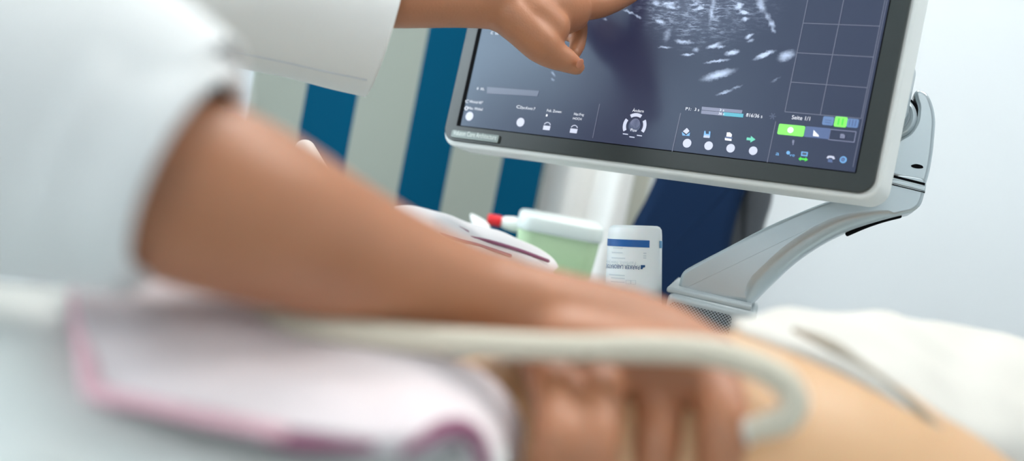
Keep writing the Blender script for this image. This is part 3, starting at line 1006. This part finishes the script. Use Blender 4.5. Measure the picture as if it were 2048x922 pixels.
def tub(z0, z1, s0, s1, rr=.022, inner=False):
    bm = bmesh.new()
    rings = []
    for z, s in ((z0, s0), (z1, s1)):
        rings.append([bm.verts.new(V((tc_.x, tc_.y, z)) + wv * a * s + dv * b * s) for a, b in rrect(-tw / 2, -.055, tw / 2, .055, rr, 6)])
    n = len(rings[0])
    for i in range(n):
        bm.faces.new((rings[0][i], rings[0][(i + 1) % n], rings[1][(i + 1) % n], rings[1][i]))
    bm.faces.new(rings[0][::-1]); bm.faces.new(rings[1])
    bmesh.ops.recalc_face_normals(bm, faces=bm.faces)
    return bm


obj('tub_body', bevelled(tub(ZT + .001, tzt - .018, .90, .97), .003, 2), M['tub_green'], t)
obj('wipes', tub(ZT + .008, tzt - .040, .84, .88), M['wipes'], t)
obj('lid', bevelled(tub(tzt - .022, tzt, 1.02, 1.0), .005, 3), M['lid_clear'], t)
obj('sticker', box(V((tc_.x, tc_.y, ZT + .022)) - dv * .0515 + wv * -tw * .22, (.03, .001, .018), Matrix((wv, dv, UPW)).transposed()), M['teal_sticker'], t)

# ------------------------------------------------------------------ red-capped tube and its wrapper
td = 1.36
q0, q1 = P(975, 438, td), P(1045, 452, td)
ad = (q1 - q0).normalized()
t = thing('cream_tube', 'white tube with red cap lying left of the green tub', 'tube', q1)
r1 = 15 * td / F
obj('tube_body', lathe(q0 + ad * .018, ad, [(0, 0), (0, r1 * .55), (.006, r1 * .85), (.016, r1), (.09, r1 * .95), (.096, r1 * .6), (.096, 0)], n=28, ref=UP), M['white_plastic'], t)
obj('cap', lathe(q0, ad, [(0, 0), (0, r1 * .62), (.003, r1 * .75), (.019, r1 * .8), (.019, 0)], n=24, ref=UP), M['red'], t)['label'] = 'red cap'
pk = [(940, 428), (958, 434), (975, 446), (980, 458), (966, 461), (948, 455)]
tag(obj('paper_packet', prism(facing(catmull(pk, 3, True), P(960, 445, 1.34), C(-.1, .5, -.86).normalized()), FWD * .02, .004), M['white_plastic']),
    'small crumpled white packet lying beside the red-capped tube', 'packet')
# white probe tip poking up behind the forearm
q0 = P(603, 284, 1.02)
dn = (P(637, 364, 1.0) - q0).normalized()
r1 = 21 * 1.02 / F
t = tag(obj('probe_holder', lathe(q0, dn, [(0, 0)] + [(r1 * (1 - math.cos(R(a))), r1 * math.sin(R(a))) for a in range(10, 91, 10)] + [(.03, r1 * 1.2), (.06, r1 * 1.5), (.10, r1 * 1.3), (.16, r1)] + [(.165, 0)], n=36, ref=UP), M['white_plastic']),
    'round-ended white probe standing up behind the blurred forearm, against the blue stripe', 'probe')

# ------------------------------------------------------------------ towel on the console
def sheet_grid(rows, k=6, thick=.006, jitter=0., sub=True):
    """rows of (px, py, depth) -> smooth cloth surface"""
    rows = [catmull(r, k) for r in rows]
    cols = list(zip(*rows))
    cols = [catmull(list(c), k) for c in cols]
    bm = bmesh.new()
    g = [[bm.verts.new(P(*q)) for q in c] for c in cols]
    for i in range(len(g) - 1):
        for j in range(len(g[0]) - 1):
            bm.faces.new((g[i][j], g[i + 1][j], g[i + 1][j + 1], g[i][j + 1]))
    if jitter:
        bm.normal_update()
        for v in bm.verts:
            v.co += v.normal * jitter * noise.noise(v.co * 28)
    bmesh.ops.recalc_face_normals(bm, faces=bm.faces)
    return modified(bm, ('SOLIDIFY', dict(thickness=thick, offset=0)), ('BEVEL', dict(width=thick * .4, segments=2, limit_method='ANGLE')))


t = thing('striped_towel', 'white towel with thin purple stripes heaped on the console behind the forearm', 'towel', P(960, 500, 1.19))
obj('cloth', sheet_grid([[(790, 425, 1.16), (850, 426, 1.16), (930, 452, 1.16), (1020, 478, 1.16), (1092, 514, 1.15), (1110, 540, 1.14)],
                         [(780, 470, 1.09), (850, 470, 1.09), (930, 500, 1.09), (1010, 520, 1.09), (1080, 545, 1.09), (1100, 560, 1.09)],
                         [(760, 560, 1.06), (850, 560, 1.06), (930, 580, 1.06), (1010, 600, 1.06), (1080, 615, 1.06), (1110, 620, 1.06)]], thick=.012, jitter=.006), M['white_towel'], t)
for rows in ([(850, 441, 1.145), (890, 462, 1.125), (930, 473, 1.118), (980, 483, 1.12), (1040, 501, 1.115), (1096, 522, 1.12)],
             [(852, 436, 1.15), (880, 441, 1.145), (910, 452, 1.138), (935, 464, 1.13)],
             [(880, 470, 1.105), (920, 482, 1.10), (960, 492, 1.10), (1020, 512, 1.095)]):
    obj('stripe', loft([(P(a, b, c - .012), .0024, .002) for a, b, c in rows], n=8, k=5), M['hem_purple'], t)

# ------------------------------------------------------------------ navy chair
nd = 1.58
cn = C(-.1, .12, -1).normalized()
no = P(1400, 430, nd)
t = thing('navy_chair', 'dark navy upholstered chair with grey shell behind the silver arm', 'chair', (P(1400, 600, nd + .1).x, P(1400, 600, nd + .1).y, 0))
cus = [(1322, 330), (1312, 352), (1290, 400), (1262, 452), (1240, 520), (1225, 600), (1225, 700), (1440, 720), (1452, 600), (1462, 500), (1474, 440), (1492, 385), (1515, 330), (1420, 300)]
obj('backrest', prism(facing(catmull(cus, 3, True), no, cn), cn * -.06, .018, 4), M['navy'], t)
shl = [(1480, 320), (1505, 318), (1530, 330), (1549, 360), (1548, 400), (1536, 440), (1522, 500), (1508, 620), (1500, 720), (1400, 720), (1400, 500)]
obj('back_shell', prism(facing(catmull(shl, 3, True), no + FWD * .05, cn), cn * -.05, .02, 4), M['shell'], t)
sc_ = V((P(1380, 700, nd).x, P(1380, 700, nd).y, 0))
obj('seat', box(sc_ + V((0, .12, .52)), (.46, .46, .10), None, .04, 5), M['navy'], t)
obj('back_support', loft([(sc_ + V((.02, .10, .46)), .03, .015), (sc_ + V((.02, .16, .60)), .03, .015), (sc_ + V((.03, .12, .80)), .03, .015)], n=12, k=4), M['shell'], t)
obj('gas_column', lathe(sc_ + V((0, .12, .10)), (0, 0, 1), [(0, 0), (0, .03), (.2, .03), (.2, .02), (.37, .02), (.37, 0)], n=20), M['metal'], t)
for i in range(5):
    a = 2 * PI * i / 5 + .3
    e = sc_ + V((.27 * math.cos(a), .12 + .27 * math.sin(a), .07))
    obj('caster', lathe(V((e.x, e.y - .011, .028)), (0, 1, 0), [(0, 0), (0, .024), (.004, .028), (.018, .028), (.022, .024), (.022, 0)], n=18, ref=UPW), M['shell'], t)
    lg = obj('base_leg', loft([(sc_ + V((0, .12, .12)), .025, .02), (e, .016, .012)], n=10, k=4), M['shell'], t)

# ------------------------------------------------------------------ the sonographer
def limb(rows, n=24, k=4, ref=None):
    return loft(px_path(rows), n=n, k=k, ref=ref or FWD)


near_arm = [(-640, -60, .44, 150), (-300, 60, .40, 190), (40, 200, .375, 205), (250, 326, .378, 200), (380, 379, .385, 194), (500, 425, .40, 181), (650, 487, .43, 150), (800, 540, .46, 117), (930, 583, .485, 97, 97), (1010, 608, .495, 98)]
hand_n = [
    [(980, 600, .492, 96), (1100, 640, .50, 103), (1230, 672, .507, 104), (1340, 700, .507, 92), (1420, 715, .505, 62)],          # back of hand
    [(1120, 690, .48, 78), (1240, 715, .482, 80), (1360, 740, .482, 76)],
    [(1090, 705, .485, 62), (1108, 790, .455, 50), (1110, 880, .43, 46), (1085, 960, .435, 42), (1060, 1010, .455, 36)],            # little finger
    [(1195, 725, .485, 60), (1200, 810, .452, 50), (1192, 900, .432, 48), (1170, 985, .437, 44), (1145, 1040, .46, 38)],            # ring finger
    [(1308, 735, .494, 60), (1316, 815, .478, 56), (1310, 910, .462, 54), (1290, 1000, .464, 48), (1268, 1050, .475, 40)],
    [(1410, 730, .492, 60), (1440, 800, .464, 55), (1444, 880, .448, 52), (1428, 970, .45, 42), (1400, 1020, .47, 38)],            # index finger
    [(1240, 650, .535, 70), (1360, 700, .55, 58), (1460, 770, .545, 46), (1500, 850, .53, 40)],                                    # thumb on the far side
]
far_arm = [(120, -110, .80, 105), (330, -70, .80, 88), (520, -40, .82, 78), (680, -18, .86, 72), (800, -8, .88, 64), (920, -5, .91, 60), (1000, -2, .925, 61)]
hand_f = [
    [(985, -3, .925, 60), (1045, 12, .94, 66), (1095, 18, .952, 62), (1135, 18, .965, 50)],
    [(1000, 14, .92, 46), (1040, 48, .918, 42), (1082, 88, .922, 39), (1106, 108, .928, 31), (1132, 121, .933, 25), (1152, 133, .937, 18.5)],   # thumb
    [(1060, 30, .93, 56), (1098, 55, .934, 44)],
    [(1120, 10, .962, 42), (1155, 10, .972, 34), (1200, 10, .985, 26.5), (1240, -1, .997, 20.5), (1266, -11, 1.004, 16)],                    # index
    [(1120, 10, .985, 34), (1148, 30, .995, 26), (1157, 60, 1.000, 19), (1155, 88, .99, 17), (1147, 108, .975, 14)],                        # middle
    [(1105, -5, 1.0, 32), (1135, 20, 1.015, 20), (1148, 45, 1.02, 17), (1147, 66, 1.012, 15), (1135, 70, 1.0, 14)],                          # ring
    [(1085, -25, 1.0, 30), (1110, 0, 1.02, 18), (1122, 22, 1.025, 15), (1122, 42, 1.015, 13), (1112, 48, 1.0, 12)],                          # little
]
SHN, SHF = near_arm[0], far_arm[0]
pn, pf = P(*SHN[:3]), P(*SHF[:3])
shn = V((-.52, .50, 1.26)); shf = V((-.55, .86, 1.28))
tors = V((-.62, .70, 0))
body = [loft(px_path(near_arm), k=5), loft([(shn, .055), ((shn + pn) / 2 + V((0, 0, .005)), .05), (pn, .042)], k=5),
        loft(px_path(far_arm), k=5), loft([(shf, .055), ((shf + pf) / 2, .05), (pf, .045)], k=5),
        loft([(shn, .06), (tors + V((0, 0, 1.30)), .075), (shf, .06)], k=5),
        loft([(tors + V((-.02, 0, .55)), .17, .13), (tors + V((0, 0, .8)), .15, .11), (tors + V((0, 0, 1.05)), .17, .12), (tors + V((0, 0, 1.24)), .16, .10)], ref=V((1, 0, 0)), k=5),
        loft([(tors + V((0, 0, 1.25)), .06), (tors + V((.015, 0, 1.38)), .055), (tors + V((.02, 0, 1.46)), .055)], k=4)]
# head: skull, jaw, nose, ears
hc = tors + V((.03, 0, 1.55))
sk = bmesh.new()
bmesh.ops.create_uvsphere(sk, u_segments=32, v_segments=24, radius=1)
for v in sk.verts:
    x, y, z = v.co
    w = 1 - .28 * max(0, -z) ** 1.2
    v.co = hc + V((x * .092 * (1 if x < 0 else w), y * .074 * w, z * .112))
body.append(sk)
body.append(loft([(hc + V((.085, 0, .015)), .008), (hc + V((.105, 0, -.018)), .013), (hc + V((.092, 0, -.03)), .012)], n=12, k=3))
for s in (-1, 1):
    body.append(loft([(hc + V((-.005, s * .072, .02)), .008, .006), (hc + V((-.012, s * .082, 0)), .014, .006), (hc + V((-.002, s * .073, -.028)), .008, .006)], n=12, k=3))
body.append(loft([(hc + V((.078, -.022, -.056)), .007), (hc + V((.088, 0, -.055)), .009), (hc + V((.078, .022, -.056)), .007)], n=10, k=3))
for s in (-1, 1):   # thighs, shins and feet of the seated figure
    hip = tors + V((0, s * .09, .55))
    body.append(loft([(hip, .085), (hip + V((.2, s * .01, .0)), .075), (hip + V((.40, s * .01, -.03)), .06)], k=4))
    kn_ = hip + V((.40, s * .01, -.03))
    body.append(loft([(kn_, .06), (kn_ + V((.0, 0, -.18)), .055), (V((kn_.x - .02, kn_.y, .09)), .04)], k=4))
    body.append(loft([(V((kn_.x - .05, kn_.y, .055)), .036), (V((kn_.x + .06, kn_.y, .045)), .036), (V((kn_.x + .13, kn_.y, .04)), .03)], k=4))
for rows in hand_n + hand_f:
    body.append(limb(rows, n=20, k=4))
per = thing('person', 'seated person in white coat with rolled sleeves pointing at the screen and holding a probe', 'person', (tors.x, tors.y, 0))
obj('body', organic(body, .0026, 7), M['skin'], per)
hr = bmesh.new()
bmesh.ops.create_uvsphere(hr, u_segments=32, v_segments=24, radius=1)
for v in hr.verts:
    x, y, z = v.co
    v.co = hc + V((-.012 + x * .098, y * .083, .022 + z * .108))
bmesh.ops.bisect_plane(hr, geom=hr.verts[:] + hr.edges[:] + hr.faces[:], plane_co=hc + V((.04, 0, .03)), plane_no=V((1, 0, -.75)).normalized(), clear_outer=True)
bmesh.ops.holes_fill(hr, edges=hr.edges)
obj('hair', join([hr, loft([(hc + V((-.09, 0, .03)), .035), (hc + V((-.13, 0, 0)), .04), (hc + V((-.14, 0, -.06)), .025)], n=16, k=4)]), M['hair'], per)
for s in (-1, 1):
    e = bmesh.new()
    bmesh.ops.create_uvsphere(e, u_segments=16, v_segments=12, radius=.0125)
    bmesh.ops.translate(e, verts=e.verts, vec=hc + V((.074, s * .031, .008)))
    obj('eye', e, M['hair'], per)
for s in (-1, 1):
    kn_ = tors + V((.40, s * .10, .52))
    obj('shoe', loft([(V((kn_.x - .06, kn_.y, .05)), .046, .046), (V((kn_.x + .05, kn_.y, .046)), .05, .043), (V((kn_.x + .13, kn_.y, .038)), .044, .036)], k=4, n=20), M['shell'], per)
# thumb nail of the pointing hand
nc = P(1160, 127, .924)
nb = bmesh.new()
bmesh.ops.create_uvsphere(nb, u_segments=20, v_segments=12, radius=1)
nx_, ny_ = C(.55, .83, 0).normalized(), C(.6, -.4, -.7).normalized()
nz_ = nx_.cross(ny_).normalized()
for v in nb.verts:
    x, y, z = v.co
    v.co = nc + nx_ * x * .0048 + nz_ * y * .0042 + ny_ * z * .0011
obj('fingernail', nb, M['nail'], per)

# coat -----------------------------------------------------------------
coat = obj('lab_coat', modified(loft([(tors + V((-.02, 0, .50)), .225, .175), (tors + V((0, 0, .8)), .20, .155), (tors + V((0, 0, 1.05)), .215, .16), (tors + V((0, 0, 1.24)), .20, .13), (tors + V((0, 0, 1.34)), .12, .085), (tors + V((0, 0, 1.37)), .075, .07)],
                               ref=V((1, 0, 0)), k=6, n=48, caps=False, disp=cloth_noise(.008, 9, 2)), ('SOLIDIFY', dict(thickness=.004, offset=0))), M['coat'], per)
trs = []
for s in (-1, 1):
    hip = tors + V((0, s * .09, .55)); kn_ = hip + V((.40, s * .01, -.03))
    trs.append(loft([(hip, .10), (hip + V((.2, s * .01, .0)), .09), (kn_ + V((.02, 0, -.01)), .078), (kn_ + V((.02, 0, -.14)), .07), (V((kn_.x - .02, kn_.y, .12)), .06)], k=6, caps=False, disp=cloth_noise(.004, 14, s)))
obj('trousers', modified(join(trs), ('SOLIDIFY', dict(thickness=.003, offset=0))), M['trousers'], per)


def folds(amp, sc, seed, dirv, stretch=.25):
    d = dirv.normalized()
    def f(t, a, p):
        q = p - d * p.dot(d) * (1 - stretch)
        return amp * noise.noise(q * sc + V((seed, 0, seed))) + amp * .5 * noise.noise(q * sc * 2.3 + V((0, seed, 0)))
    return f


def sleeve(path, n, k, disp, thick=.003, axis=None):
    bm = loft(path, n=n, k=k, caps=False, disp=disp, axis=axis)
    return modified(bm, ('SOLIDIFY', dict(thickness=thick, offset=0)))


near_sl = [(tors + V((.01, -.06, 1.25)), .10, .09), (shn, .085, .085)] + px_path([(-560, -60, .41, 360, 380), (-220, 70, .372, 335, 360), (40, 205, .366, 315, 330), (215, 285, .366, 255, 262), (352, 345, .366, 218, 218)])
sl = obj('coat_sleeve', sleeve(near_sl, 72, 8, folds(.017, 9, 5, C(.6, .8, .1), .3)), M['coat'], per)
cuff = px_path([(226, 288, .366, 254, 254), (236, 294, .366, 276, 276), (290, 318, .366, 256, 250), (356, 348, .366, 238, 232), (372, 355, .366, 221, 218), (360, 349, .367, 206, 205)])
o = obj('rolled_cuff', sleeve(cuff, 72, 6, folds(.0025, 16, 9, C(.5, .8, 0), .5), .004, axis=P(356, 348, .366) - P(236, 294, .366)), M['coat'], per)
far_sl = [(tors + V((.01, .06, 1.25)), .10, .09), (shf, .085, .085)] + px_path([(60, -140, .79, 150, 160), (320, -75, .81, 130, 155), (540, -12, .845, 135, 152), (700, 38, .875, 130, 140), (768, 60, .885, 128, 135)])
sl2 = obj('coat_sleeve', sleeve(far_sl, 72, 8, folds(.005, 12, 3, C(.9, .2, .2), .35)), M['coat'], per)
from mathutils.bvhtree import BVHTree


def surface_line(o, pxs, k=8, lift=.0006):
    tree = BVHTree.FromPolygons([v.co.copy() for v in o.data.vertices], [tuple(p.vertices) for p in o.data.polygons])
    inv = o.matrix_parent_inverse if False else None
    out = []
    for x, y in catmull(pxs, k):
        ray = C((x - 1024) / F, -(y - 461) / F, 1).normalized()
        h = tree.ray_cast(CAM, ray)
        if h[0] is not None:
            out.append(h[0] - ray * lift)
    return out


ln = surface_line(sl2, [(440, 96), (500, 110), (580, 127), (660, 145), (733, 160)])
if len(ln) > 3:
    obj('hem_stitching', loft([(q, .0007, .0007) for q in ln], n=6, k=1), M['stitch'], per)
stool = thing('stool', 'round stool under the person in the white coat', 'stool', (tors.x, tors.y, 0))
obj('seat', lathe(tors + V((0, 0, .38)), (0, 0, 1), [(0, 0), (0, .18), (.02, .2), (.05, .19), (.06, .15), (.06, 0)], n=36), M['navy'], stool)
obj('post', lathe(tors + V((0, 0, .05)), (0, 0, 1), [(0, 0), (0, .025), (.335, .025), (.335, 0)], n=16), M['metal'], stool)
obj('foot_ring', lathe(tors, (0, 0, 1), [(0, 0), (0, .22), (.02, .23), (.05, .1), (.055, 0)], n=36), M['shell'], stool)

# ------------------------------------------------------------------ the patient
pat_rows = [(-250, 1030, .43, 340, 400), (400, 1140, .50, 355, 420), (900, 1160, .525, 360, 440), (1250, 1130, .535, 370, 468), (1480, 1140, .54, 380, 470), (1700, 1200, .56, 370, 430), (1950, 1365, .60, 350, 400), (2300, 1420, .68, 330, 390), (2700, 1440, .80, 300, 330)]
pat = thing('person', 'lying person with bare belly under the probe and white shirt pulled up', 'person', P(1400, 1500, .55))
obj('body', organic([loft(px_path(pat_rows), n=48, k=6)], .006, 4), M['belly'], pat)
obj('shirt', modified(loft(px_path([(2060, 1385, .625, 372, 420), (2300, 1425, .685, 352, 415), (2600, 1440, .77, 335, 375), (2790, 1440, .82, 300, 330), (2840, 1440, .83, 180, 200)]), n=48, k=5, caps=False, disp=cloth_noise(.006, 14, 4)), ('SOLIDIFY', dict(thickness=.004, offset=0))), M['shirt'], pat)
# bunched shirt beyond the belly
shirt_rows = [[(1465, 655, .565), (1500, 640, .585), (1570, 622, .60), (1680, 622, .62), (1820, 640, .64), (1950, 664, .66), (2080, 690, .68), (2250, 720, .70), (2560, 790, 0.76), (2850, 950, 0.82)],
              [(1472, 662, .555), (1515, 664, .555), (1600, 668, .56), (1700, 690, .57), (1830, 716, .58), (1960, 745, .60), (2090, 770, .62), (2260, 800, .65), (2560, 900, 0.71), (2850, 1060, 0.77)],
              [(1478, 668, .548), (1530, 690, .54), (1630, 716, .54), (1720, 762, .535), (1830, 800, .53), (1960, 850, .54), (2100, 880, .57), (2270, 900, .60), (2560, 1000, 0.66), (2850, 1160, 0.72)],
              [(1482, 674, .552), (1545, 702, .548), (1650, 742, .545), (1735, 790, .54), (1830, 848, .53), (1935, 930, .53), (2080, 1000, .55), (2280, 1040, .58), (2560, 1150, 0.64), (2850, 1310, 0.70)],
              [(1486, 682, .565), (1550, 712, .565), (1650, 760, .565), (1740, 812, .565), (1835, 880, .56), (1930, 990, .55), (2060, 1100, .56), (2280, 1150, .58), (2560, 1280, 0.64), (2850, 1440, 0.70)]]
obj('shirt', sheet_grid(shirt_rows, k=6, thick=.006, jitter=.006), M['shirt'], pat)
obj('shirt_hem', loft(px_path([(1490, 668, .53, 10), (1560, 694, .52, 18), (1650, 726, .515, 24), (1740, 772, .512, 22), (1800, 812, .51, 16), (1850, 855, .51, 10)]), n=14, k=5), M['shirt'], pat)
obj('fold_shadow_band', loft(px_path([(1590, 660, .535, 6), (1660, 690, .522, 13), (1730, 738, .515, 12), (1800, 788, .511, 11), (1850, 838, .510, 14), (1895, 895, .516, 17), (1935, 965, .535, 16), (1965, 1030, .56, 14)]), n=12, k=5), M['fold_shadow'], pat)  # beige strip standing in for the shadow line of the shirt folds

# ------------------------------------------------------------------ couch and sheet
bl = V((0, 0, 0))
cc = P(1000, 1500, .56)
cax = V((math.cos(R(22)), math.sin(R(22)), 0))
cper = UPW.cross(cax)
crot = Matrix((cax, cper, UPW)).transposed()
zb = min(P(400, 1560, .54).z, P(1480, 1610, .54).z)
cmid = V((P(900, 1160, .525).x, P(900, 1160, .525).y, 0)) + cax * .22
t = thing('examination_couch', 'pale padded examination couch under the lying person', 'couch', (cmid.x, cmid.y, 0))
obj('mattress', box(cmid + UPW * (zb - .05) + cax * .05, (1.75, .54, .10), crot, .03, 5), M['mattress'], t)
obj('frame', box(cmid + UPW * (zb - .13) + cax * .05, (1.65, .48, .06), crot, .01, 3), M['metal'], t)
for sx in (-1, 1):
    for sy in (-1, 1):
        c = cmid + cax * (.05 + sx * .76) + cper * sy * .2
        obj('leg', box(V((c.x, c.y, (zb - .16) / 2)), (.05, .05, zb - .16), crot, .006), M['metal'], t)

sheet_rows = [[(-900, 640, .44), (-500, 520, .44), (-150, 560, .44), (60, 575, .44), (200, 590, .445), (420, 640, .455), (650, 720, .47), (850, 780, .48), (960, 830, .485)],
              [(-900, 760, .39), (-500, 640, .39), (-150, 660, .39), (60, 680, .39), (200, 700, .395), (420, 760, .405), (650, 830, .42), (850, 860, .435), (1000, 885, .445)],
              [(-900, 960, .355), (-500, 840, .355), (-150, 840, .355), (60, 850, .355), (200, 860, .36), (420, 890, .37), (650, 905, .385), (850, 915, .40), (1010, 925, .42)],
              [(-900, 1240, .335), (-500, 1120, .335), (-150, 1120, .335), (60, 1120, .335), (200, 1120, .34), (420, 1130, .35), (650, 1140, .365), (850, 1140, .385), (1020, 1130, .41)],
              [(-900, 2350, .30), (-500, 2350, .30), (-150, 2350, .30), (60, 2350, .305), (200, 2350, .31), (420, 2340, .32), (650, 2300, .335), (850, 2250, .355), (1030, 2200, .37)]]
tag(obj('bed_sheet', sheet_grid(sheet_rows, k=6, thick=.004, jitter=.003), M['sheet']), 'plain white sheet draped over the legs at lower left of the pink towel', 'sheet')

# ------------------------------------------------------------------ pale pink towel over the hips
t = thing('pink_towel', 'folded pale pink towel with purple hem lying over the hips under the probe cable', 'towel', P(600, 800, .40))
tow_rows = [[(150, 575, .432), (300, 575, .432), (450, 625, .432), (600, 668, .437), (760, 702, .443), (880, 728, .45), (960, 765, .458), (1015, 830, .465), (1036, 920, .47)],
            [(152, 620, .405), (290, 640, .402), (440, 680, .405), (590, 725, .41), (745, 765, .416), (860, 790, .425), (940, 820, .435), (990, 865, .445), (1015, 930, .45)],
            [(170, 700, .378), (290, 720, .375), (430, 750, .378), (580, 790, .383), (730, 825, .39), (840, 840, .398), (920, 855, .41), (965, 890, .42), (990, 940, .43)],
            [(190, 790, .362), (300, 812, .36), (430, 840, .36), (570, 868, .366), (720, 890, .374), (830, 885, .382), (890, 862, .392), (935, 868, .40), (965, 940, .41)]]
obj('cloth', sheet_grid(tow_rows, k=7, thick=.011, jitter=.003), M['towel'], t)
obj('hem', loft(px_path([(150, 585, .42, 12), (160, 650, .392, 16), (180, 740, .366, 20), (196, 785, .358, 20), (300, 812, .355, 16), (430, 842, .355, 16), (560, 866, .36, 16)]), n=12, k=5), M['hem_pink'], t)
obj('hem', loft(px_path([(540, 876, .36, 12), (600, 884, .364, 17), (660, 888, .368, 14), (740, 893, .373, 10)]), n=12, k=5), M['hem_purple'], t)['label'] = 'purple striped hem'
obj('hem', loft(px_path([(810, 905, .376, 8), (850, 880, .38, 14), (890, 858, .386, 20), (930, 858, .393, 20), (958, 885, .40, 16), (968, 930, .405, 12)]), n=12, k=5), M['hem_purple'], t)['label'] = 'purple curled hem'
tag(obj('pink_ribbon', loft(px_path([(-20, 552, .395, 8), (50, 556, .385, 13), (90, 558, .383, 17), (130, 556, .386, 12), (220, 548, .40, 6)]), n=12, k=4), M['hem_purple']), 'small purple edge of cloth showing beneath the blurred white sleeve', 'cloth edge')

# ------------------------------------------------------------------ probe and its cable
t = thing('ultrasound_probe', 'pale ultrasound probe in the blurred hand with cream cable looping back', 'probe', P(1400, 1000, .47))
obj('probe_handle', loft(px_path([(1150, 1010, .50, 46), (1290, 1000, .49, 50), (1400, 940, .474, 44), (1470, 872, .45, 34), (1500, 860, .447, 26)]), n=20, k=5), M['probe'], t)
obj('cable', loft(px_path([(1495, 862, .446, 24), (1530, 852, .442, 27), (1570, 838, .438, 29), (1588, 805, .437, 30), (1570, 765, .438, 30), (1510, 730, .44, 30), (1420, 705, .445, 30), (1300, 697, .45, 30), (1150, 697, .45, 29), (1000, 690, .447, 29),
                          (850, 680, .44, 28), (700, 664, .43, 26), (580, 648, .425, 22), (480, 630, .43, 20), (350, 600, .445, 20), (150, 590, .46, 20)]), n=16, k=8, ref=FWD), M['cable'], t)

# ------------------------------------------------------------------ camera and light
cam = bpy.data.cameras.new('camera')
cam.lens = 35
cam.sensor_width = 36
cam.clip_start = .02
cam.dof.use_dof = True
cam.dof.focus_distance = .965
cam.dof.aperture_fstop = 2.2
co_ = bpy.data.objects.new('camera', cam)
rot = Matrix((RT, UP, -FWD)).transposed().to_4x4()
co_.matrix_world = Matrix.Translation(CAM) @ rot
link(co_)
SC.camera = co_
w = bpy.data.worlds.new('world')
w.use_nodes = True
w.node_tree.nodes['Background'].inputs[0].default_value = (.8, .9, 1, 1)
w.node_tree.nodes['Background'].inputs[1].default_value = .5
SC.world = w
SC.view_settings.view_transform = 'Standard'
SC.view_settings.look = 'None'
SC.view_settings.gamma = 1
SC.view_settings.exposure = .26
SC.view_settings.use_curve_mapping = False
for o in bpy.data.objects:
    if '_world' in o: del o['_world']
